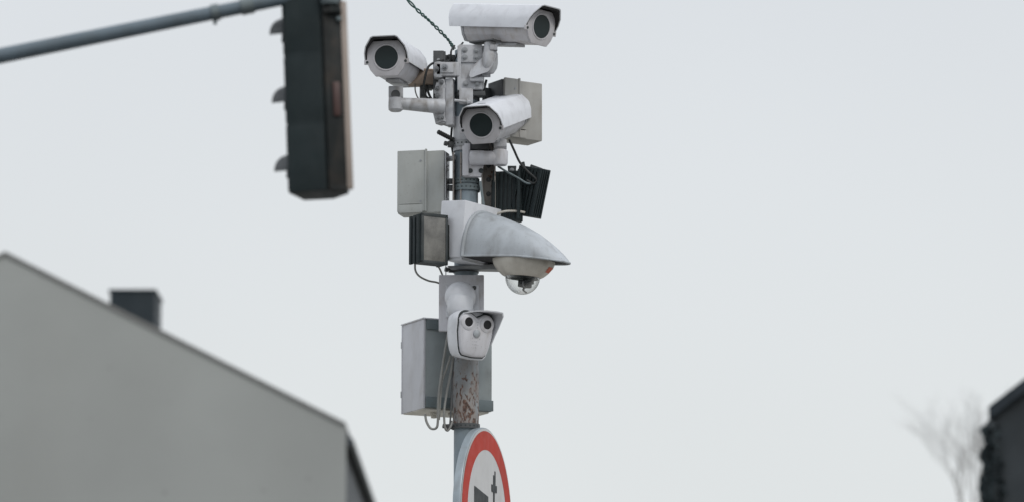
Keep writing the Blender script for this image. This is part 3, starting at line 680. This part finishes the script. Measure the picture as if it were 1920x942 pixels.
# ================================================================ houses
def house_prism(b, prof, y0, y1): b.prism(prof, y0, y1)
Yh = 50.0
rg_, ev = PM(10, 472, Yh), PM(648, 793, Yh)
hx = rg_.x
g = thing('gabled_house', 'tall house with a blank grey gable wall at the lower left', 'house', (hx, Yh, 0))
hw = ev.x - hx; zr, ze = rg_.z, ev.z
b = MB(1); b.prism([(-hw, 0), (hw, 0), (hw, ze - .03), (0, zr - .03), (-hw, ze - .03)], 0, .3); b.build('gable_wall', M['render'], g)
b = MB(1); b.prism([(-hw + .04, 0), (hw - .04, 0), (hw - .04, ze - .07), (0, zr - .07), (-hw + .04, ze - .07)], .31, 13); b.build('side_wall', M['shadeside'], g)  # side wall in shade, its darkness put into the wall colour
sl = (ze - zr) / hw; b = MB(1)
for s_ in (-1, 1):
    b.prism([(0, zr), (s_ * hw, ze), (s_ * hw, ze - .05), (0, zr - .05)], -.03, 13.1)
b.build('roof', M['roofedge'], g)
chx0, chx1 = PM(206, 545, Yh + 3).x - hx, PM(291, 545, Yh + 3).x - hx; chz = PM(248, 543, Yh + 3).z
b = MB(1); b.box(((chx0 + chx1) / 2, 3.5, (chz + zr + sl * chx1 - 1) / 2), (chx1 - chx0, 1.0, chz - (zr + sl * chx1 - 1)), .02); b.box(((chx0 + chx1) / 2, 3.5, chz - .02), (chx1 - chx0 + .04, 1.04, .04), .01)
b.build('chimney', M['sheet'], g)
b = MB(1); b.cyl((hw + .05, .25, ze - .24), (hw + .05, 13.1, ze - .24), .06); b.box((hw + .0, 6.5, ze - .16), (.1, 12.4, .07)); b.build('gutter', M['shadeside'], g)
# dark house at right
Yr = 44.0
a_ = PM(1856, 765, Yr); r_ = PM(1920, 716, Yr); sl = .96 * (r_.z - a_.z) / (r_.x - a_.x); ox = a_.x; HW = 4.2
g = thing('dark_house', 'dark gabled house cut off at the right edge of the photo', 'house', (ox, Yr, 0), (0, 0, R(-16)))
b = MB(1); b.prism([(.06, 0), (2 * HW, 0), (2 * HW, a_.z - .1), (HW, a_.z - .1 + sl * HW), (.06, a_.z - .1)], 0, 11); b.build('wall', M['darkwall'], g)
b = MB(1)
b.prism([(-.0, a_.z), (HW, a_.z + sl * HW), (HW, a_.z + sl * HW - .14), (-.0, a_.z - .16)], -.12, 11.1); b.prism([(2 * HW + .1, a_.z), (HW, a_.z + sl * HW), (HW, a_.z + sl * HW - .14), (2 * HW + .1, a_.z - .16)], -.12, 11.1)
b.build('roof', M['darkroof'], g)
b = MB(1); b.cyl((.02, -.1, a_.z - .22), (.02, 11, a_.z - .22), .06); b.cyl((.06, -.05, a_.z - .3), (.06, -.05, .1), .035); b.build('gutter', M['darkwall'], g)
for k, (x, z) in enumerate(((2, 3), (4.5, 3), (6.6, 3), (2.6, 5.6), (5.4, 5.6))):
    b = MB(1); b.box((x, -.02, z), (1.0, .06, 1.5), .01); b.build('window', M['windowm'], g)
# ivy on the corner
rd = random.Random(3); b = MB(1); bm = b.bm
for k in range(3200):
    z = rd.uniform(.3, a_.z - .25); f = 1 - z / a_.z
    wd = .06 + .9 * f ** 1.1 + .07 * math.sin(z * 7) + .05 * math.sin(z * 17)
    x = rd.uniform(-.02 - .05 * math.sin(z * 9) ** 2 - .13 * min(1, f * 5), .05 + .3 * wd); y = -rd.uniform(.0, .10)
    s_ = rd.uniform(.04, .08); e_ = Euler((rd.uniform(0, 6.3), rd.uniform(0, 6.3), rd.uniform(0, 6.3))).to_matrix()
    vs = [bm.verts.new(Vector((x, y, z)) + e_ @ Vector(q) * s_) for q in ((-1, 0, 0), (0, -.7, .1), (1, 0, 0), (0, .9, -.1))]
    bm.faces.new(vs)
iv = thing('ivy_plant', 'dark ivy climbing the corner of the dark house at right', 'climbing plant', (ox, Yr, 0))
b.build('foliage', M['ivy'], iv)
b = MB(1)
for k in range(5):
    pts = [(.1 + .12 * k + .05 * math.sin(k + i), -.02, i * a_.z / 12) for i in range(12)]; b.tube(pts, [.03 * (1 - i / 14) for i in range(12)], 6)
b.build('stem', M['bark'], iv)

# ================================================================ bare tree
Yt = 70.0; tb = PM(1826, 942, Yt)
tr_ = thing('bare_tree', 'pale leafless tree with thin twigs, blurred beside the dark house', 'tree', (tb.x, Yt, 0))
rd = random.Random(11); tb_ = MB(1); cb = MB(1); top = PM(1800, 742, Yt).z
def branch(p, d, ln, r, lev):
    pts = [p]; q = p.copy(); dd = d.copy()
    for i in range(5):
        dd = (dd + Vector((rd.uniform(-.16, .16), rd.uniform(-.16, .16), rd.uniform(-.02, .14)))).normalized(); q = q + dd * ln / 5; pts.append(q.copy())
        if lev < 5 and i > 0 and (i > 1 or lev > 1):
            for _ in range(1 if lev < 4 else 1):
                a = rd.uniform(0, 6.3); o = dd.orthogonal().normalized(); o = Matrix.Rotation(a, 3, dd) @ o
                branch(q.copy(), (dd + o * rd.uniform(.5, .85)).normalized(), ln * rd.uniform(.5, .66), r * .5, lev + 1)
    cb.tube(pts, [r * (1 - .13 * i) for i in range(6)], 5 if lev < 3 else 3)
hT = tb.z - .6
tb_.tube([(0, 0, 0), (.05, 0, hT * .4), (-.03, .03, hT * .75), (0, 0, hT)], [.22, .17, .13, .09], 12)
tb_.build('trunk', M['bark'], tr_)
for k in range(6):
    a = k * 1.05 + .3; branch(Vector((0, 0, hT - .5 + .08 * k)), Vector((math.cos(a) * .38, math.sin(a) * .38, 1)).normalized(), rd.uniform(1.4, 1.9), .026, 1)
cb.build('crown', M['bark'], tr_)
